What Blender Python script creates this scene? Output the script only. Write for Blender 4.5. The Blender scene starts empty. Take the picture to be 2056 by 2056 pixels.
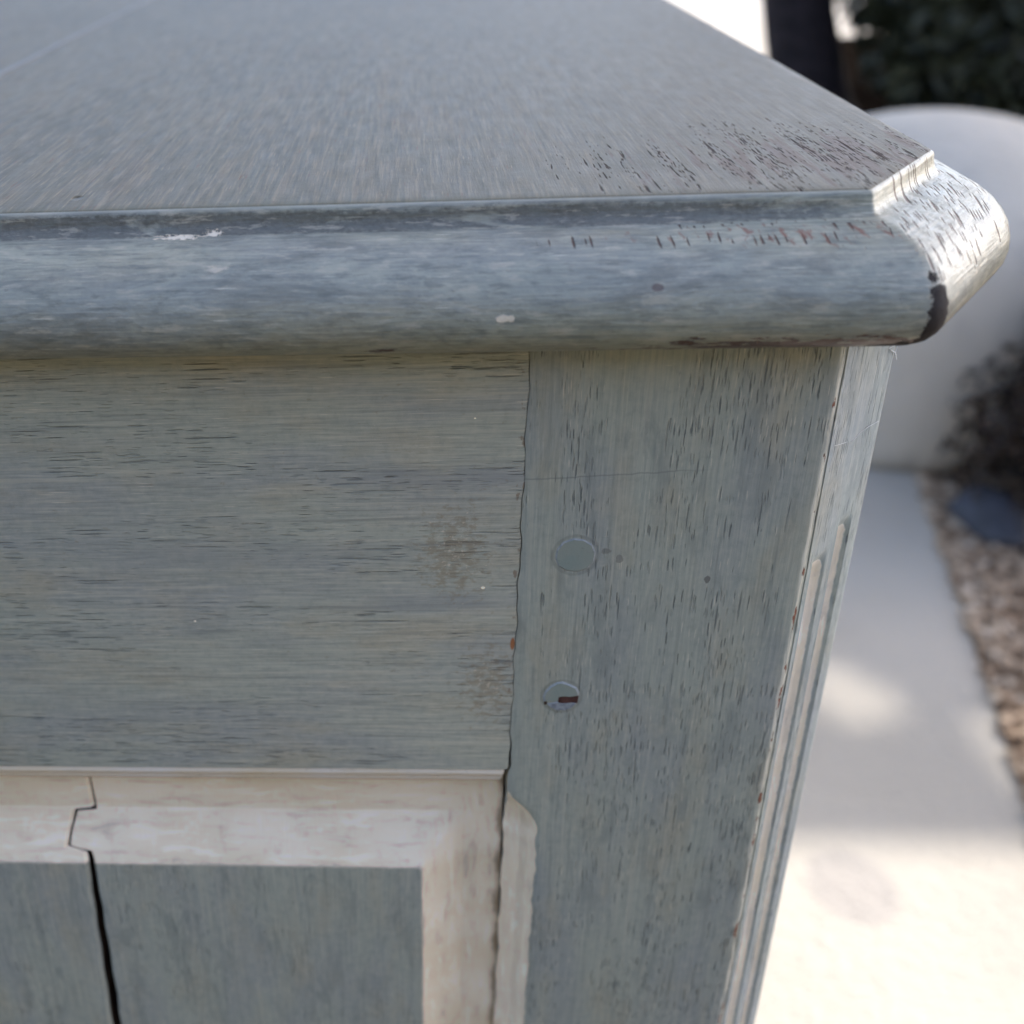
import bpy, bmesh, math, random
from mathutils import Vector, Matrix
random.seed(7)
S = bpy.context.scene
COL = S.collection

# ------------------------------------------------------------------ camera
cam = bpy.data.cameras.new("camera")
cam.sensor_width = 36.0
cam.lens = 36.0 * 2310.0 / 2056.0
cam.shift_x = (1028.0 - 646.45) / 2056.0
cam.shift_y = (1050.96 - 1028.0) / 2056.0
cam.clip_start = 0.01
cam.clip_end = 500
pitch, yaw, roll = 0.512703464, -0.0918597356, 0.0550908395
fw = Vector((math.sin(yaw)*math.cos(pitch), math.cos(yaw)*math.cos(pitch), -math.sin(pitch)))
rt = Vector((math.cos(yaw), -math.sin(yaw), 0))
dn = fw.cross(rt)
r2 = rt*math.cos(roll) + dn*math.sin(roll)
d2 = -rt*math.sin(roll) + dn*math.cos(roll)
co = bpy.data.objects.new("camera", cam)
M = Matrix.Identity(4)
for i, v in enumerate((r2, -d2, -fw)):
    for j in range(3):
        M[j][i] = v[j]
CAM = Vector((-0.02399752, -0.23186244, 0.20532732))
M.translation = CAM
co.matrix_world = M
COL.objects.link(co)
S.camera = co
cam.dof.use_dof = True
cam.dof.focus_distance = 0.256
cam.dof.aperture_fstop = 11.0
cam.dof.aperture_blades = 0

# ------------------------------------------------------------------ world, sun, exposure
SUN_EL, SUN_AZ = math.radians(35), math.radians(60)      # azimuth clockwise from +Y
world = bpy.data.worlds.new("World")
S.world = world
world.use_nodes = True
wn = world.node_tree
wn.nodes.clear()
sky = wn.nodes.new("ShaderNodeTexSky")
sky.sky_type = 'NISHITA'
sky.sun_disc = False
sky.sun_elevation = SUN_EL
sky.sun_rotation = SUN_AZ
sky.air_density = 0.6
sky.dust_density = 1.3
sky.ozone_density = 0.6
bg = wn.nodes.new("ShaderNodeBackground")
bg.inputs[1].default_value = 0.15
wo = wn.nodes.new("ShaderNodeOutputWorld")
wn.links.new(sky.outputs[0], bg.inputs[0])
wn.links.new(bg.outputs[0], wo.inputs[0])
sun = bpy.data.lights.new("sun", 'SUN')
sun.energy = 1.45
sun.angle = math.radians(0.53)
sun.color = (1.0, 0.97, 0.93)
so = bpy.data.objects.new("sun", sun)
SUNDIR = Vector((math.sin(SUN_AZ)*math.cos(SUN_EL), math.cos(SUN_AZ)*math.cos(SUN_EL), math.sin(SUN_EL)))
so.rotation_euler = SUNDIR.to_track_quat('Z', 'Y').to_euler()
so.location = SUNDIR*8
COL.objects.link(so)
S.view_settings.view_transform = 'Standard'
S.view_settings.look = 'None'
S.view_settings.gamma = 1.0
S.view_settings.exposure = 2.15

GZ = -0.75          # ground level; z = 0 is the lower edge of the cabinet's top rail

# ------------------------------------------------------------------ node expression helper
class NT:
    def __init__(self, name):
        self.m = bpy.data.materials.new(name)
        self.m.use_nodes = True
        self.t = self.m.node_tree
        self.t.nodes.clear()
        self.b = self.t.nodes.new("ShaderNodeBsdfPrincipled")
        o = self.t.nodes.new("ShaderNodeOutputMaterial")
        self.t.links.new(self.b.outputs[0], o.inputs[0])
    def n(self, typ, **kw):
        nd = self.t.nodes.new(typ)
        for k, v in kw.items():
            setattr(nd, k, v)
        return nd
    def put(self, sock, v):
        if isinstance(v, X):
            self.t.links.new(v.s, sock)
        elif v is not None:
            if hasattr(sock.default_value, '__len__') and not hasattr(v, '__len__'):
                v = (v,)*len(sock.default_value)
            if hasattr(v, '__len__') and len(sock.default_value) == 4 and len(v) == 3:
                v = (*v, 1)
            sock.default_value = v
    def math(self, op, a, b=None, c=None, clamp=False):
        nd = self.n("ShaderNodeMath", operation=op, use_clamp=clamp)
        for i, v in enumerate((a, b, c)):
            if v is not None:
                self.put(nd.inputs[i], v)
        return X(self, nd.outputs[0])
    def uv(self):
        nd = self.n("ShaderNodeUVMap")
        nd.uv_map = "grain"
        return X(self, nd.outputs[0])
    def obj(self):
        return X(self, self.n("ShaderNodeTexCoord").outputs["Object"])
    def attr(self, name):
        return X(self, self.n("ShaderNodeAttribute", attribute_name=name).outputs["Fac"])
    def xyz(self, v):
        nd = self.n("ShaderNodeSeparateXYZ")
        self.put(nd.inputs[0], v)
        return [X(self, o) for o in nd.outputs]
    def vec(self, x, y, z=0.0):
        nd = self.n("ShaderNodeCombineXYZ")
        for i, v in enumerate((x, y, z)):
            self.put(nd.inputs[i], v)
        return X(self, nd.outputs[0])
    def scl(self, v, s):
        nd = self.n("ShaderNodeVectorMath", operation='MULTIPLY')
        self.put(nd.inputs[0], v)
        self.put(nd.inputs[1], s)
        return X(self, nd.outputs[0])
    def vadd(self, v, s):
        nd = self.n("ShaderNodeVectorMath", operation='ADD')
        self.put(nd.inputs[0], v)
        self.put(nd.inputs[1], s)
        return X(self, nd.outputs[0])
    def noise(self, v, scale=1.0, detail=3.0, rough=0.55, color=False, dist=0.0):
        nd = self.n("ShaderNodeTexNoise")
        self.put(nd.inputs["Vector"], v)
        self.put(nd.inputs["Scale"], scale)
        self.put(nd.inputs["Detail"], detail)
        self.put(nd.inputs["Roughness"], rough)
        self.put(nd.inputs["Distortion"], dist)
        return X(self, nd.outputs["Color" if color else "Fac"])
    def vor(self, v, scale=1.0, rand=1.0, feature='F1', dims='3D'):
        nd = self.n("ShaderNodeTexVoronoi", feature=feature, voronoi_dimensions=dims)
        self.put(nd.inputs["Vector"], v)
        self.put(nd.inputs["Scale"], scale)
        self.put(nd.inputs["Randomness"], rand)
        return X(self, nd.outputs["Distance"]), X(self, nd.outputs["Color"])
    def ss(self, x, a, b):                   # 0 at a, 1 at b, smooth
        nd = self.n("ShaderNodeMapRange", interpolation_type='SMOOTHSTEP')
        self.put(nd.inputs[0], x)
        nd.inputs[1].default_value = a
        nd.inputs[2].default_value = b
        return X(self, nd.outputs[0])
    def mix(self, f, a, b):
        nd = self.n("ShaderNodeMix", data_type='RGBA')
        self.put(nd.inputs[0], f)
        self.put(nd.inputs[6], a)
        self.put(nd.inputs[7], b)
        return X(self, nd.outputs[2])
    def bump(self, h, dist, strength=1.0, normal=None):
        nd = self.n("ShaderNodeBump")
        self.put(nd.inputs["Height"], h)
        nd.inputs["Distance"].default_value = dist
        nd.inputs["Strength"].default_value = strength
        if normal is not None:
            self.put(nd.inputs["Normal"], normal)
        return X(self, nd.outputs[0])
    def blob(self, v, c, r):                 # 1 at the centre of an ellipsoid, 0 on its rim
        d = self.scl(self.vadd(v, tuple(-a for a in c)), tuple(1.0/a for a in r))
        nd = self.n("ShaderNodeVectorMath", operation='LENGTH')
        self.put(nd.inputs[0], d)
        return (1.0 - X(self, nd.outputs["Value"])).max(0.0)
    def out(self, color=None, rough=None, normal=None, spec=None):
        if color is not None: self.put(self.b.inputs["Base Color"], color)
        if rough is not None: self.put(self.b.inputs["Roughness"], rough)
        if normal is not None: self.put(self.b.inputs["Normal"], normal)
        if spec is not None: self.put(self.b.inputs["Specular IOR Level"], spec)
        return self.m

class X:
    def __init__(self, nt, s): self.nt, self.s = nt, s
    def __add__(self, o): return self.nt.math('ADD', self, o)
    __radd__ = __add__
    def __mul__(self, o): return self.nt.math('MULTIPLY', self, o)
    __rmul__ = __mul__
    def __sub__(self, o): return self.nt.math('SUBTRACT', self, o)
    def __rsub__(self, o): return self.nt.math('SUBTRACT', o, self)
    def max(self, o): return self.nt.math('MAXIMUM', self, o)
    def min(self, o): return self.nt.math('MINIMUM', self, o)
    def abs(self): return self.nt.math('ABSOLUTE', self)

# ------------------------------------------------------------------ paint
BLUE = (0.205, 0.232, 0.226)
BLUE2 = (0.180, 0.203, 0.220)
GREEN = (0.218, 0.218, 0.190)
PORE = (0.060, 0.074, 0.082)
CREAM = (0.475, 0.435, 0.375)
WHITE = (0.52, 0.487, 0.447)
WOOD = (0.085, 0.035, 0.024)

def dashes(T, uv, wid, ln, prob, thick=0.5, wob=0.25):
    """short dark pores lying along u; wid/ln are the cell sizes in metres"""
    w = T.noise(T.scl(uv, (1/(ln*2.2), 1/(wid*9), 1/(wid*9))), 1.0, 2.0)
    u, v, z = T.xyz(uv)
    fray = T.noise(T.scl(uv, (1/(ln*0.09), 1/(wid*0.7), 0)), 1.0, 2.0)
    p = T.vec(u*(1/ln), v*(1/wid) + w*(wob*8) + fray*0.22)
    d, c = T.vor(p, dims='2D')
    r, g, b = T.xyz(c)
    core = T.ss(d + g*(thick*0.5) + (fray-0.5)*(thick*0.5), thick, thick*0.5)
    return core * T.ss(r + prob, 0.98, 1.02)

def paint(name, mode):
    """mode: rail (grain along u), stile, panel, top (solid grain along y), edge (moulded edge)"""
    T = NT(name)
    uv = T.uv()
    ob = T.obj()
    ox, oy, oz = T.xyz(ob)
    if mode == 'top':
        uv = T.vec(oy, ox)
    u, v, _ = T.xyz(uv)
    # broad drifts of tone, drawn out along the brush
    big = T.noise(T.scl(uv, (14, 45, 0)), 1.0, 4.0, 0.55)
    big2 = T.noise(T.vadd(T.scl(uv, (30, 75, 0)), (7.3, 2.1, 4)), 1.0, 4.0, 0.6)
    col = T.mix(T.ss(big, 0.40, 0.66), BLUE, BLUE2)
    col = T.mix(T.ss(big2, 0.46, 0.72)*0.75, col, GREEN)
    # brush strokes and rubbing
    st = T.noise(T.scl(uv, (60, 1500, 0)), 1.0, 5.0, 0.62)
    st2 = T.noise(T.vadd(T.scl(uv, (150, 2600, 0)), (3, 9, 1)), 1.0, 3.0, 0.6)
    mott = T.noise(T.scl(ob, 420), 1.0, 4.0, 0.6)
    k_st = {'rail': 0.42, 'stile': 0.30, 'panel': 0.32, 'top': 0.0, 'edge': 0.55}[mode]
    lightc = (0.33, 0.345, 0.335)
    darkc = (0.115, 0.135, 0.15)
    if mode != 'top':
        col = T.mix(T.ss(st, 0.50, 0.68)*(k_st*0.75), col, lightc)
        col = T.mix(T.ss(st, 0.50, 0.34)*k_st, col, darkc)
        col = T.mix(T.ss(st2, 0.52, 0.70)*(k_st*0.45), col, lightc)
        col = T.mix(T.ss(st2, 0.48, 0.32)*(k_st*0.55), col, darkc)
    col = T.mix(T.ss(mott, 0.5, 0.66)*0.18, col, (0.29, 0.30, 0.29))
    col = T.mix(T.ss(mott, 0.48, 0.34)*0.22, col, (0.12, 0.14, 0.15))
    h = st*0.35 + mott*0.2
    pores = None
    if mode == 'rail':
        dens = T.noise(T.scl(uv, (9, 55, 0)), 1.0, 2.0)
        dens = T.ss(dens, 0.34, 0.66)
        p1 = dashes(T, T.vec(u, v), 0.00080, 0.0120, dens*1.0-0.42, 0.28, 0.3)
        p2 = dashes(T, T.vec(u+0.37, v+0.11), 0.0011, 0.034, dens*0.9-0.24, 0.22, 0.3)
        p3 = dashes(T, T.vec(u+0.77, v+0.51), 0.00055, 0.0070, dens*1.1-0.28, 0.30, 0.3)*0.45
        p2 = p2.max(p3)
        ls = T.noise(T.scl(uv, (16, 620, 0)), 1.0, 4.0, 0.6, dist=0.25)
        col = T.mix(T.ss(ls, 0.54, 0.70)*0.45, col, (0.115, 0.130, 0.140))
        col = T.mix(T.ss(ls, 0.45, 0.33)*0.40, col, (0.275, 0.285, 0.270))
        pores = p1.max(p2)
        col = T.mix(pores*T.ss(T.noise(T.scl(uv, (60, 200, 0))), 0.3, 0.7)*0.85, col, PORE)
        # pale sanding scratches
        sc = dashes(T, T.vec(u+0.7, v+0.3), 0.0009, 0.022, 0.22, 0.14, 0.02)
        col = T.mix(sc*0.42, col, (0.42, 0.42, 0.40))
        # drifts of darker paint
        for c, r, k in (((-0.017, 0.0855), (0.034, 0.0038), 0.9), ((-0.060, 0.066), (0.060, 0.006), 0.6),
                        ((-0.020, 0.0520), (0.028, 0.005), 0.8)):
            b = T.blob(T.vadd(T.vec(u, v), T.scl(T.vec(T.noise(uv, 130), T.noise(T.vadd(uv, (5, 1, 0)), 130)), (0.012, 0.004, 0))),
                       (c[0]+0.006, c[1]+0.002, 0), (*r, 1))
            col = T.mix(T.ss(b, 0.0, 0.8)*0.55*k, col, (0.135, 0.155, 0.185))
        # rubbed brown smudge beside the joint
        sm = T.blob(T.vec(u, v), (-0.015, 0.066, 0), (0.013, 0.020, 1)).max(T.blob(T.vec(u, v), (-0.006, 0.028, 0), (0.011, 0.018, 1)))
        smn = T.noise(T.scl(uv, (420, 620, 0)), 1.0, 5.0, 0.65)
        col = T.mix(T.ss(smn + sm*0.30, 0.58, 0.80)*0.55, col, (0.135, 0.115, 0.085))
        col = T.mix(T.ss(T.noise(T.scl(uv, (900, 1300, 0)), 1.0, 3.0) + sm*0.16, 0.70, 0.80)*0.35, col, (0.42, 0.39, 0.35))
        # two old tack holes and a pale fleck
        for c, r in (((-0.1333, 0.0906), 0.00042), ((-0.1305, 0.0755), 0.00060)):
            col = T.mix(T.ss(T.blob(T.vec(u, v), (*c, 0), (r, r, 1)), 0.0, 0.3), col, (0.012, 0.012, 0.012))
        for c, r in (((-0.0079, 0.0563), 0.0006), ((-0.0105, 0.1003), 0.0003), ((-0.078, 0.0470), 0.0004)):
            col = T.mix(T.ss(T.blob(T.vec(u, v), (*c, 0), (r, r*0.7, 1)), 0.0, 0.5), col, (0.62, 0.60, 0.56))
        # chipped end grain at the joint
        ch = T.ss(u, -0.0040, -0.0004)*T.noise(T.scl(uv, (500, 260, 0)), 1.0, 4.0)
        col = T.mix(T.ss(ch, 0.56, 0.66)*0.8, col, (0.11, 0.085, 0.07))
        rs = T.blob(T.vec(u, v), (-0.0004, 0.0400, 0), (0.0007, 0.0022, 1))
        col = T.mix(T.ss(rs, 0.0, 0.4), col, (0.16, 0.07, 0.035))
    if mode in ('stile', 'panel'):
        dens = T.noise(T.scl(uv, (11, 60, 0)), 1.0, 3.0, 0.6)
        dens = T.ss(dens, 0.32, 0.68)
        ramp = T.ss(v, 0.006, 0.036) if mode == 'stile' else 0.0
        ramp = ramp*0.26 if mode == 'stile' else 0.0
        p1 = dashes(T, T.vec(u, v), 0.00080, 0.0090, dens*1.0 - (0.33 if mode == 'stile' else 0.42) + ramp, 0.30, 0.22)
        p2 = dashes(T, T.vec(u+0.21, v+0.43), 0.00105, 0.0220, dens*0.8-(0.28 if mode == 'stile' else 0.36) + ramp, 0.25, 0.22)
        p3 = dashes(T, T.vec(u+0.61, v+0.83), 0.00062, 0.0060, dens*1.0-0.22, 0.30, 0.22)*0.55
        p2 = p2.max(p3)
        pores = p1.max(p2)
        col = T.mix(pores*T.ss(T.noise(T.scl(uv, (60, 200, 0))), 0.25, 0.7)*(0.85 if mode == 'stile' else 0.5), col, PORE)
        sc = dashes(T, T.vec(u+0.9, v+0.13), 0.00075, 0.0090, dens*0.8 + ramp - 0.28, 0.24, 0.2)
        col = T.mix(sc*0.40, col, (0.40, 0.395, 0.37))
        ls = T.noise(T.scl(uv, (14, 560, 0)), 1.0, 4.0, 0.6, dist=0.3)
        col = T.mix(T.ss(ls, 0.54, 0.70)*0.40, col, (0.120, 0.135, 0.142))
        col = T.mix(T.ss(ls, 0.45, 0.33)*0.36, col, (0.275, 0.285, 0.270))
        # fine cross scratches
        xs = dashes(T, T.vec(v+0.5, u), 0.0008, 0.010, 0.02, 0.10, 0.05)
        col = T.mix(xs*0.35, col, (0.42, 0.42, 0.40))
        # darker rubbed drifts running down the board
        dr = T.noise(T.scl(uv, (38, 150, 0)), 1.0, 4.0, 0.6, dist=0.6)
        col = T.mix(T.ss(dr, 0.52, 0.66)*0.5, col, (0.125, 0.145, 0.155))
        if mode == 'stile':
            nz = T.noise(T.scl(uv, 700), 1.0, 4.0)
            spots = T.blob(T.vec(u, v), (0.0583, 0.0438, 0), (0.0014, 0.0011, 1))
            col = T.mix(T.ss(spots + (nz-0.5)*1.0, 0.20, 0.40)*0.8, col, (0.075, 0.078, 0.085))
            for pz, px, pr in ((0.0651, 0.0132, 0.0052), (0.0240, 0.0122, 0.0049)):
                bb = T.blob(T.vec(u, v), (pz, px, 0), (pr*2, pr*2, 1))
                col = T.mix(T.ss((bb + (nz-0.5)*0.06 - 0.5).abs(), 0.055, 0.015)*0.30, col, (0.075, 0.085, 0.09))
            sq = T.blob(T.vec(u, v), (0.0640, 0.0233, 0), (0.0015, 0.0012, 1)).max(T.blob(T.vec(u, v), (0.0662, 0.0202, 0), (0.0012, 0.0018, 1))*0.7)
            col = T.mix(T.ss(sq + (nz-0.5)*0.8, 0.2, 0.4)*0.6, col, (0.10, 0.105, 0.11))
            # long scratch across the post
            lx = (u - 0.0855 - v*0.050 + T.noise(T.scl(uv, (0, 160, 0)))*0.0012).abs()
            col = T.mix(T.ss(lx, 0.00035, 0.0)*T.ss(v, 0.045, 0.030)*0.55, col, (0.10, 0.115, 0.13))
            # chips on the outer arris, attribute 'arris' is 1 along it
            ar = T.attr("arris")
            cn = T.noise(T.scl(uv, (130, 420, 0)), 1.0, 4.0, 0.65)
            low = T.ss(u, 0.055, 0.02)
            grp = T.noise(T.scl(uv, (34, 0, 0)), 1.0, 3.0, 0.6)
            chip = T.ss(cn*ar + low*0.06 + (grp-0.5)*0.55*ar, 0.61, 0.65)
            col = T.mix(chip, col, (0.12, 0.055, 0.04))
            hl = T.ss(T.noise(T.scl(uv, (60, 900, 0)), 1.0, 3.0)*ar, 0.40, 0.55)
            col = T.mix(hl*(1.0-chip)*0.5, col, (0.42, 0.44, 0.44))
            h = h - chip*1.5
    if mode == 'top':
        # fine raised grain, solid along y
        g1 = T.noise(T.scl(ob, (1000, 42, 1000)), 1.0, 5.0, 0.68)
        g2 = T.noise(T.scl(ob, (260, 9, 260)), 1.0, 3.0, 0.55)
        gd = T.noise(T.scl(ob, (26, 12, 26)), 1.0, 3.0)
        col = T.mix(0.55, col, (0.235, 0.225, 0.205))
        cloud = T.noise(T.scl(ob, (17, 9, 17)), 1.0, 5.0, 0.62, dist=0.7)
        col = T.mix(T.ss(cloud, 0.50, 0.64)*0.60, col, (0.150, 0.156, 0.140))
        col = T.mix(T.ss(cloud, 0.46, 0.34)*0.45, col, (0.245, 0.262, 0.245))
        col = T.mix(T.ss(T.noise(T.vadd(T.scl(ob, (60, 14, 60)), (3, 3, 3)), 1.0, 5.0, 0.65), 0.56, 0.70)*0.5, col, (0.215, 0.165, 0.125))
        g3 = T.noise(T.scl(ob, (90, 6, 90)), 1.0, 4.0, 0.6)
        g4 = T.noise(T.scl(ob, (420, 16, 420)), 1.0, 4.0, 0.65)
        col = T.mix(T.ss(g2, 0.44, 0.60)*0.55, col, (0.265, 0.245, 0.215))
        col = T.mix(T.ss(g3, 0.52, 0.66)*0.55, col, (0.165, 0.172, 0.165))
        col = T.mix(T.ss(g4, 0.54, 0.68)*0.50, col, (0.30, 0.255, 0.215))
        col = T.mix(T.ss(g4, 0.46, 0.34)*0.45, col, (0.145, 0.150, 0.145))
        col = T.mix(T.ss(g1, 0.52, 0.62)*0.60, col, (0.40, 0.36, 0.32))
        col = T.mix(T.ss(g1, 0.48, 0.38)*0.62, col, (0.125, 0.135, 0.14))
        rd = T.noise(T.scl(ob, (130, 60, 130)), 1.0, 4.0)
        rough_ = dashes(T, T.vec(oy+0.4, ox+0.2), 0.0009, 0.012, gd*0.9-0.30, 0.30)
        col = T.mix(rough_*T.ss(rd, 0.45, 0.6)*0.8, col, (0.26, 0.15, 0.115))
        col = T.mix(dashes(T, T.vec(oy+0.1, ox+0.7), 0.0008, 0.011, gd*0.8-0.20, 0.24)*0.6, col, (0.48, 0.43, 0.39))
        fe = T.ss(oy + ox*0.018 + (g2-0.5)*0.006, 0.0085, 0.0005)
        col = T.mix(fe*0.65, col, (0.270, 0.320, 0.330))
        # rubbed bluish clouds, then a warmer, paler tone towards the right
        cl = T.noise(T.scl(ob, (22, 12, 10)), 1.0, 3.0)
        col = T.mix(T.ss(cl, 0.5, 0.7)*0.35, col, (0.165, 0.175, 0.175))
        col = T.mix(T.ss(ox, -0.06, 0.07)*0.55, col, (0.31, 0.295, 0.28))
        # open dark pores towards the worn corner
        wc = T.blob(ob, (0.066, 0.030, 0.147), (0.072, 0.052, 0.05))
        ring = T.ss(T.noise(T.scl(ob, (330, 7, 330)), 1.0, 2.0), 0.44, 0.60)
        wcl = wc*(0.25+ring*1.25)
        q1 = dashes(T, T.vec(oy, ox + oz*0.3), 0.00080, 0.0100, wcl*1.25-0.16, 0.36, 0.35)
        q2 = dashes(T, T.vec(oy+0.33, ox+0.15), 0.0017, 0.034, wcl*1.1-0.14, 0.26, 0.35)
        q1 = q1.max(dashes(T, T.vec(oy+0.13, ox+0.55), 0.0006, 0.0045, wcl*1.3-0.18, 0.38, 0.35))
        pores = q1.max(q2)
        col = T.mix(T.ss(T.noise(T.scl(ob, (380, 30, 380)), 1.0, 5.0, 0.65)*0.8 + wc*0.26, 0.56, 0.66)*0.65*T.ss(wc, 0.0, 0.3), col, (0.21, 0.125, 0.105))
        col = T.mix(pores*0.92, col, (0.055, 0.026, 0.022))
        dent = T.blob(ob, (-0.096, 0.0155, 0.147), (0.0014, 0.0022, 0.05))
        col = T.mix(T.ss(dent, 0.1, 0.6)*0.7, col, (0.09, 0.085, 0.07))
        h = g1*0.55 + g2*0.35 + mott*0.2 - dent*1.5
    if mode == 'edge':
        # u = run along the edge measured from the front mitre, v = down the moulded profile
        side = T.ss(u, -0.0008, 0.0016)          # 1 on the cut corner
        qd = T.blob(T.vec(0.0, v), (0, 0.0082, 0), (1, 0.0042, 1))
        qn = T.noise(T.scl(uv, (600, 900, 0)), 1.0, 5.0, 0.7)
        qm = T.noise(T.scl(uv, (45, 300, 0)), 1.0, 3.0)
        dirt_shade = T.ss(qn*0.55 + qm*0.25 + T.ss(qd, 0.0, 0.75)*0.40 + T.noise(T.scl(uv, (16, 40, 0)), 1.0, 3.0)*0.30 - 0.15 + T.ss(u, -0.02, -0.13)*0.06, 0.60, 0.80)*T.ss(u, 0.001, -0.012)
        col = T.mix(dirt_shade*(0.60+T.ss(qn, 0.38, 0.64)*0.25), col, (0.062, 0.064, 0.066))  # quirk dirt, plus the step wall's missing sky reflection painted dark
        blue = T.blob(T.vec(0.0, v), (0, 0.0265, 0), (1, 0.010, 1))  # blue sky reflected mid-profile, painted in as a tint
        bn = T.noise(T.scl(uv, (22, 120, 0)), 1.0, 3.0)
        col = T.mix(T.ss(blue*0.6 + bn, 0.55, 1.0)*0.30, col, (0.20, 0.23, 0.265))
        # uneven rubbed patches and scuffs
        pa = T.noise(T.scl(uv, (38, 130, 0)), 1.0, 6.0, 0.66, dist=0.8)
        col = T.mix(T.ss(pa, 0.51, 0.65)*0.52, col, (0.112, 0.124, 0.130))
        col = T.mix(T.ss(pa, 0.47, 0.34)*0.50, col, (0.300, 0.325, 0.315))
        pb = T.noise(T.vadd(T.scl(uv, (120, 520, 0)), (4, 8, 2)), 1.0, 5.0, 0.68)
        col = T.mix(T.ss(pb, 0.53, 0.63)*0.55, col, (0.105, 0.122, 0.128))
        col = T.mix(T.ss(pb, 0.46, 0.36)*0.50, col, (0.345, 0.345, 0.335))
        sp = T.noise(T.scl(uv, (330, 1000, 0)), 1.0, 4.0, 0.7)
        col = T.mix(T.ss(sp, 0.60, 0.74)*0.65*T.ss(v, 0.013, 0.020), col, (0.105, 0.12, 0.135))
        lw = dashes(T, T.vec(u, v), 0.0009, 0.020, T.noise(T.scl(uv, (20, 60, 0)), 1.0, 2.0)*0.8-0.12, 0.16, 0.04)
        lw = lw*T.ss(T.noise(T.vadd(T.scl(uv, (35, 180, 0)), (1, 5, 2)), 1.0, 3.0), 0.46, 0.62)
        col = T.mix(lw*0.65*(1.0-side), col, (0.50, 0.52, 0.52))
        # pores of the solid wood breaking through near the quirk and over the corner
        zone = T.ss(v, 0.0225, 0.0165)*T.ss(v, 0.0095, 0.0125)*T.ss(u, -0.085, -0.02)
        wc = (zone*0.5).max(side*T.ss(v, 0.034, 0.024)*0.70)
        q1 = dashes(T, T.vec(oy, ox + oz*0.25), 0.00085, 0.0060, wc*0.95-0.06, 0.38, 0.22)
        q2 = dashes(T, T.vec(oy+0.3, ox+0.2 + oz*0.25), 0.0015, 0.0120, wc*0.7-0.08, 0.34, 0.22)
        pores = q1.max(q2)
        col = T.mix(pores*0.92, col, (0.060, 0.030, 0.026))
        rn = T.noise(T.scl(uv, (620, 230, 0)), 1.0, 5.0, 0.65)
        col = T.mix(T.ss(rn*0.8 + zone*0.16*(1.0-side), 0.59, 0.64)*0.75*zone, col, (0.15, 0.062, 0.048))
        # knocked mitre: bare dark wood
        mn = T.noise(T.scl(ob, 420), 1.0, 4.0)
        ms = T.blob(T.vec(u, v), (0.0002, 0.0368, 0), (0.0044, 0.0125, 1)).max(T.blob(T.vec(u, v), (-0.0030, 0.0440, 0), (0.0085, 0.0050, 1)))
        ms = ms.max(T.blob(T.vec(u, v), (-0.0006, 0.0270, 0), (0.0018, 0.0022, 1))*0.5)
        knock = T.ss(ms + (mn-0.5)*0.7 + (T.noise(T.scl(ob, 1500), 1.0, 4.0, 0.7)-0.5)*0.7, 0.24, 0.34)*T.ss(ms, 0.0, 0.08)
        # chips along the lower edge
        en = T.noise(T.scl(uv, (190, 700, 0)), 1.0, 4.0, 0.65)
        low = T.blob(T.vec(0.0, v), (0, 0.0412, 0), (1, 0.0038, 1))*T.ss(u, -0.060, -0.020)*T.ss(u, 0.002, -0.001)
        spot = T.blob(T.vec(u, v), (-0.094, 0.0408, 0), (0.006, 0.0014, 1))
        low = T.ss(en + low*0.34 + spot*0.30, 0.62, 0.66)*T.ss(low + spot, 0.0, 0.1)
        col = T.mix(low, col, (0.060, 0.030, 0.024))
        col = T.mix(knock, col, (0.014, 0.011, 0.012))
        # flaked white filler
        fl = T.blob(T.vec(u, v), (-0.1375, 0.0112, 0), (0.0085, 0.0016, 1)).max(T.blob(T.vec(u, v), (-0.1300, 0.0098, 0), (0.0026, 0.0018, 1)))
        fl = T.ss(fl + (T.noise(T.scl(uv, (900, 1500, 0)), 1.0, 5.0, 0.75)-0.5)*3.0 + (pb-0.5)*1.5, 0.40, 0.52)*T.ss(fl, 0.0, 0.1)
        fl2 = T.blob(T.vec(u, v), (-0.0720, 0.0330, 0), (0.0017, 0.0011, 1)).max(T.blob(T.vec(u, v), (-0.0702, 0.0330, 0), (0.0009, 0.0009, 1)))
        fl3 = T.blob(T.vec(u, v), (-0.1285, 0.0215, 0), (0.0060, 0.0018, 1))*0.6
        fl = fl.max(T.ss(fl2 + (sp-0.5)*1.2, 0.20, 0.36)*0.8).max(T.ss(fl3 + (sp-0.5)*0.9, 0.30, 0.50)*0.4)
        col = T.mix(fl, col, (0.58, 0.55, 0.53))
        dk = T.blob(T.vec(u, v), (-0.0450, 0.0275, 0), (0.0014, 0.0011, 1))
        col = T.mix(T.ss(dk + (mn-0.5)*0.6, 0.25, 0.4)*0.8, col, (0.09, 0.07, 0.07))
        wear_glint = T.blob(T.vec(0.0, v), (0, 0.0042, 0), (1, 0.0012, 1))
        col = T.mix(T.ss(wear_glint + (st-0.5)*0.6, 0.1, 0.7)*0.45, col, (0.31, 0.335, 0.345))  # worn arris, made paler and bluer so its highlight is in the colour
        h = h*0.8 + pa*1.4 + T.noise(T.scl(ob, 110), 1.0, 3.0)*2.2 - knock*2.0 - low*1.2 + fl*0.8
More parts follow.
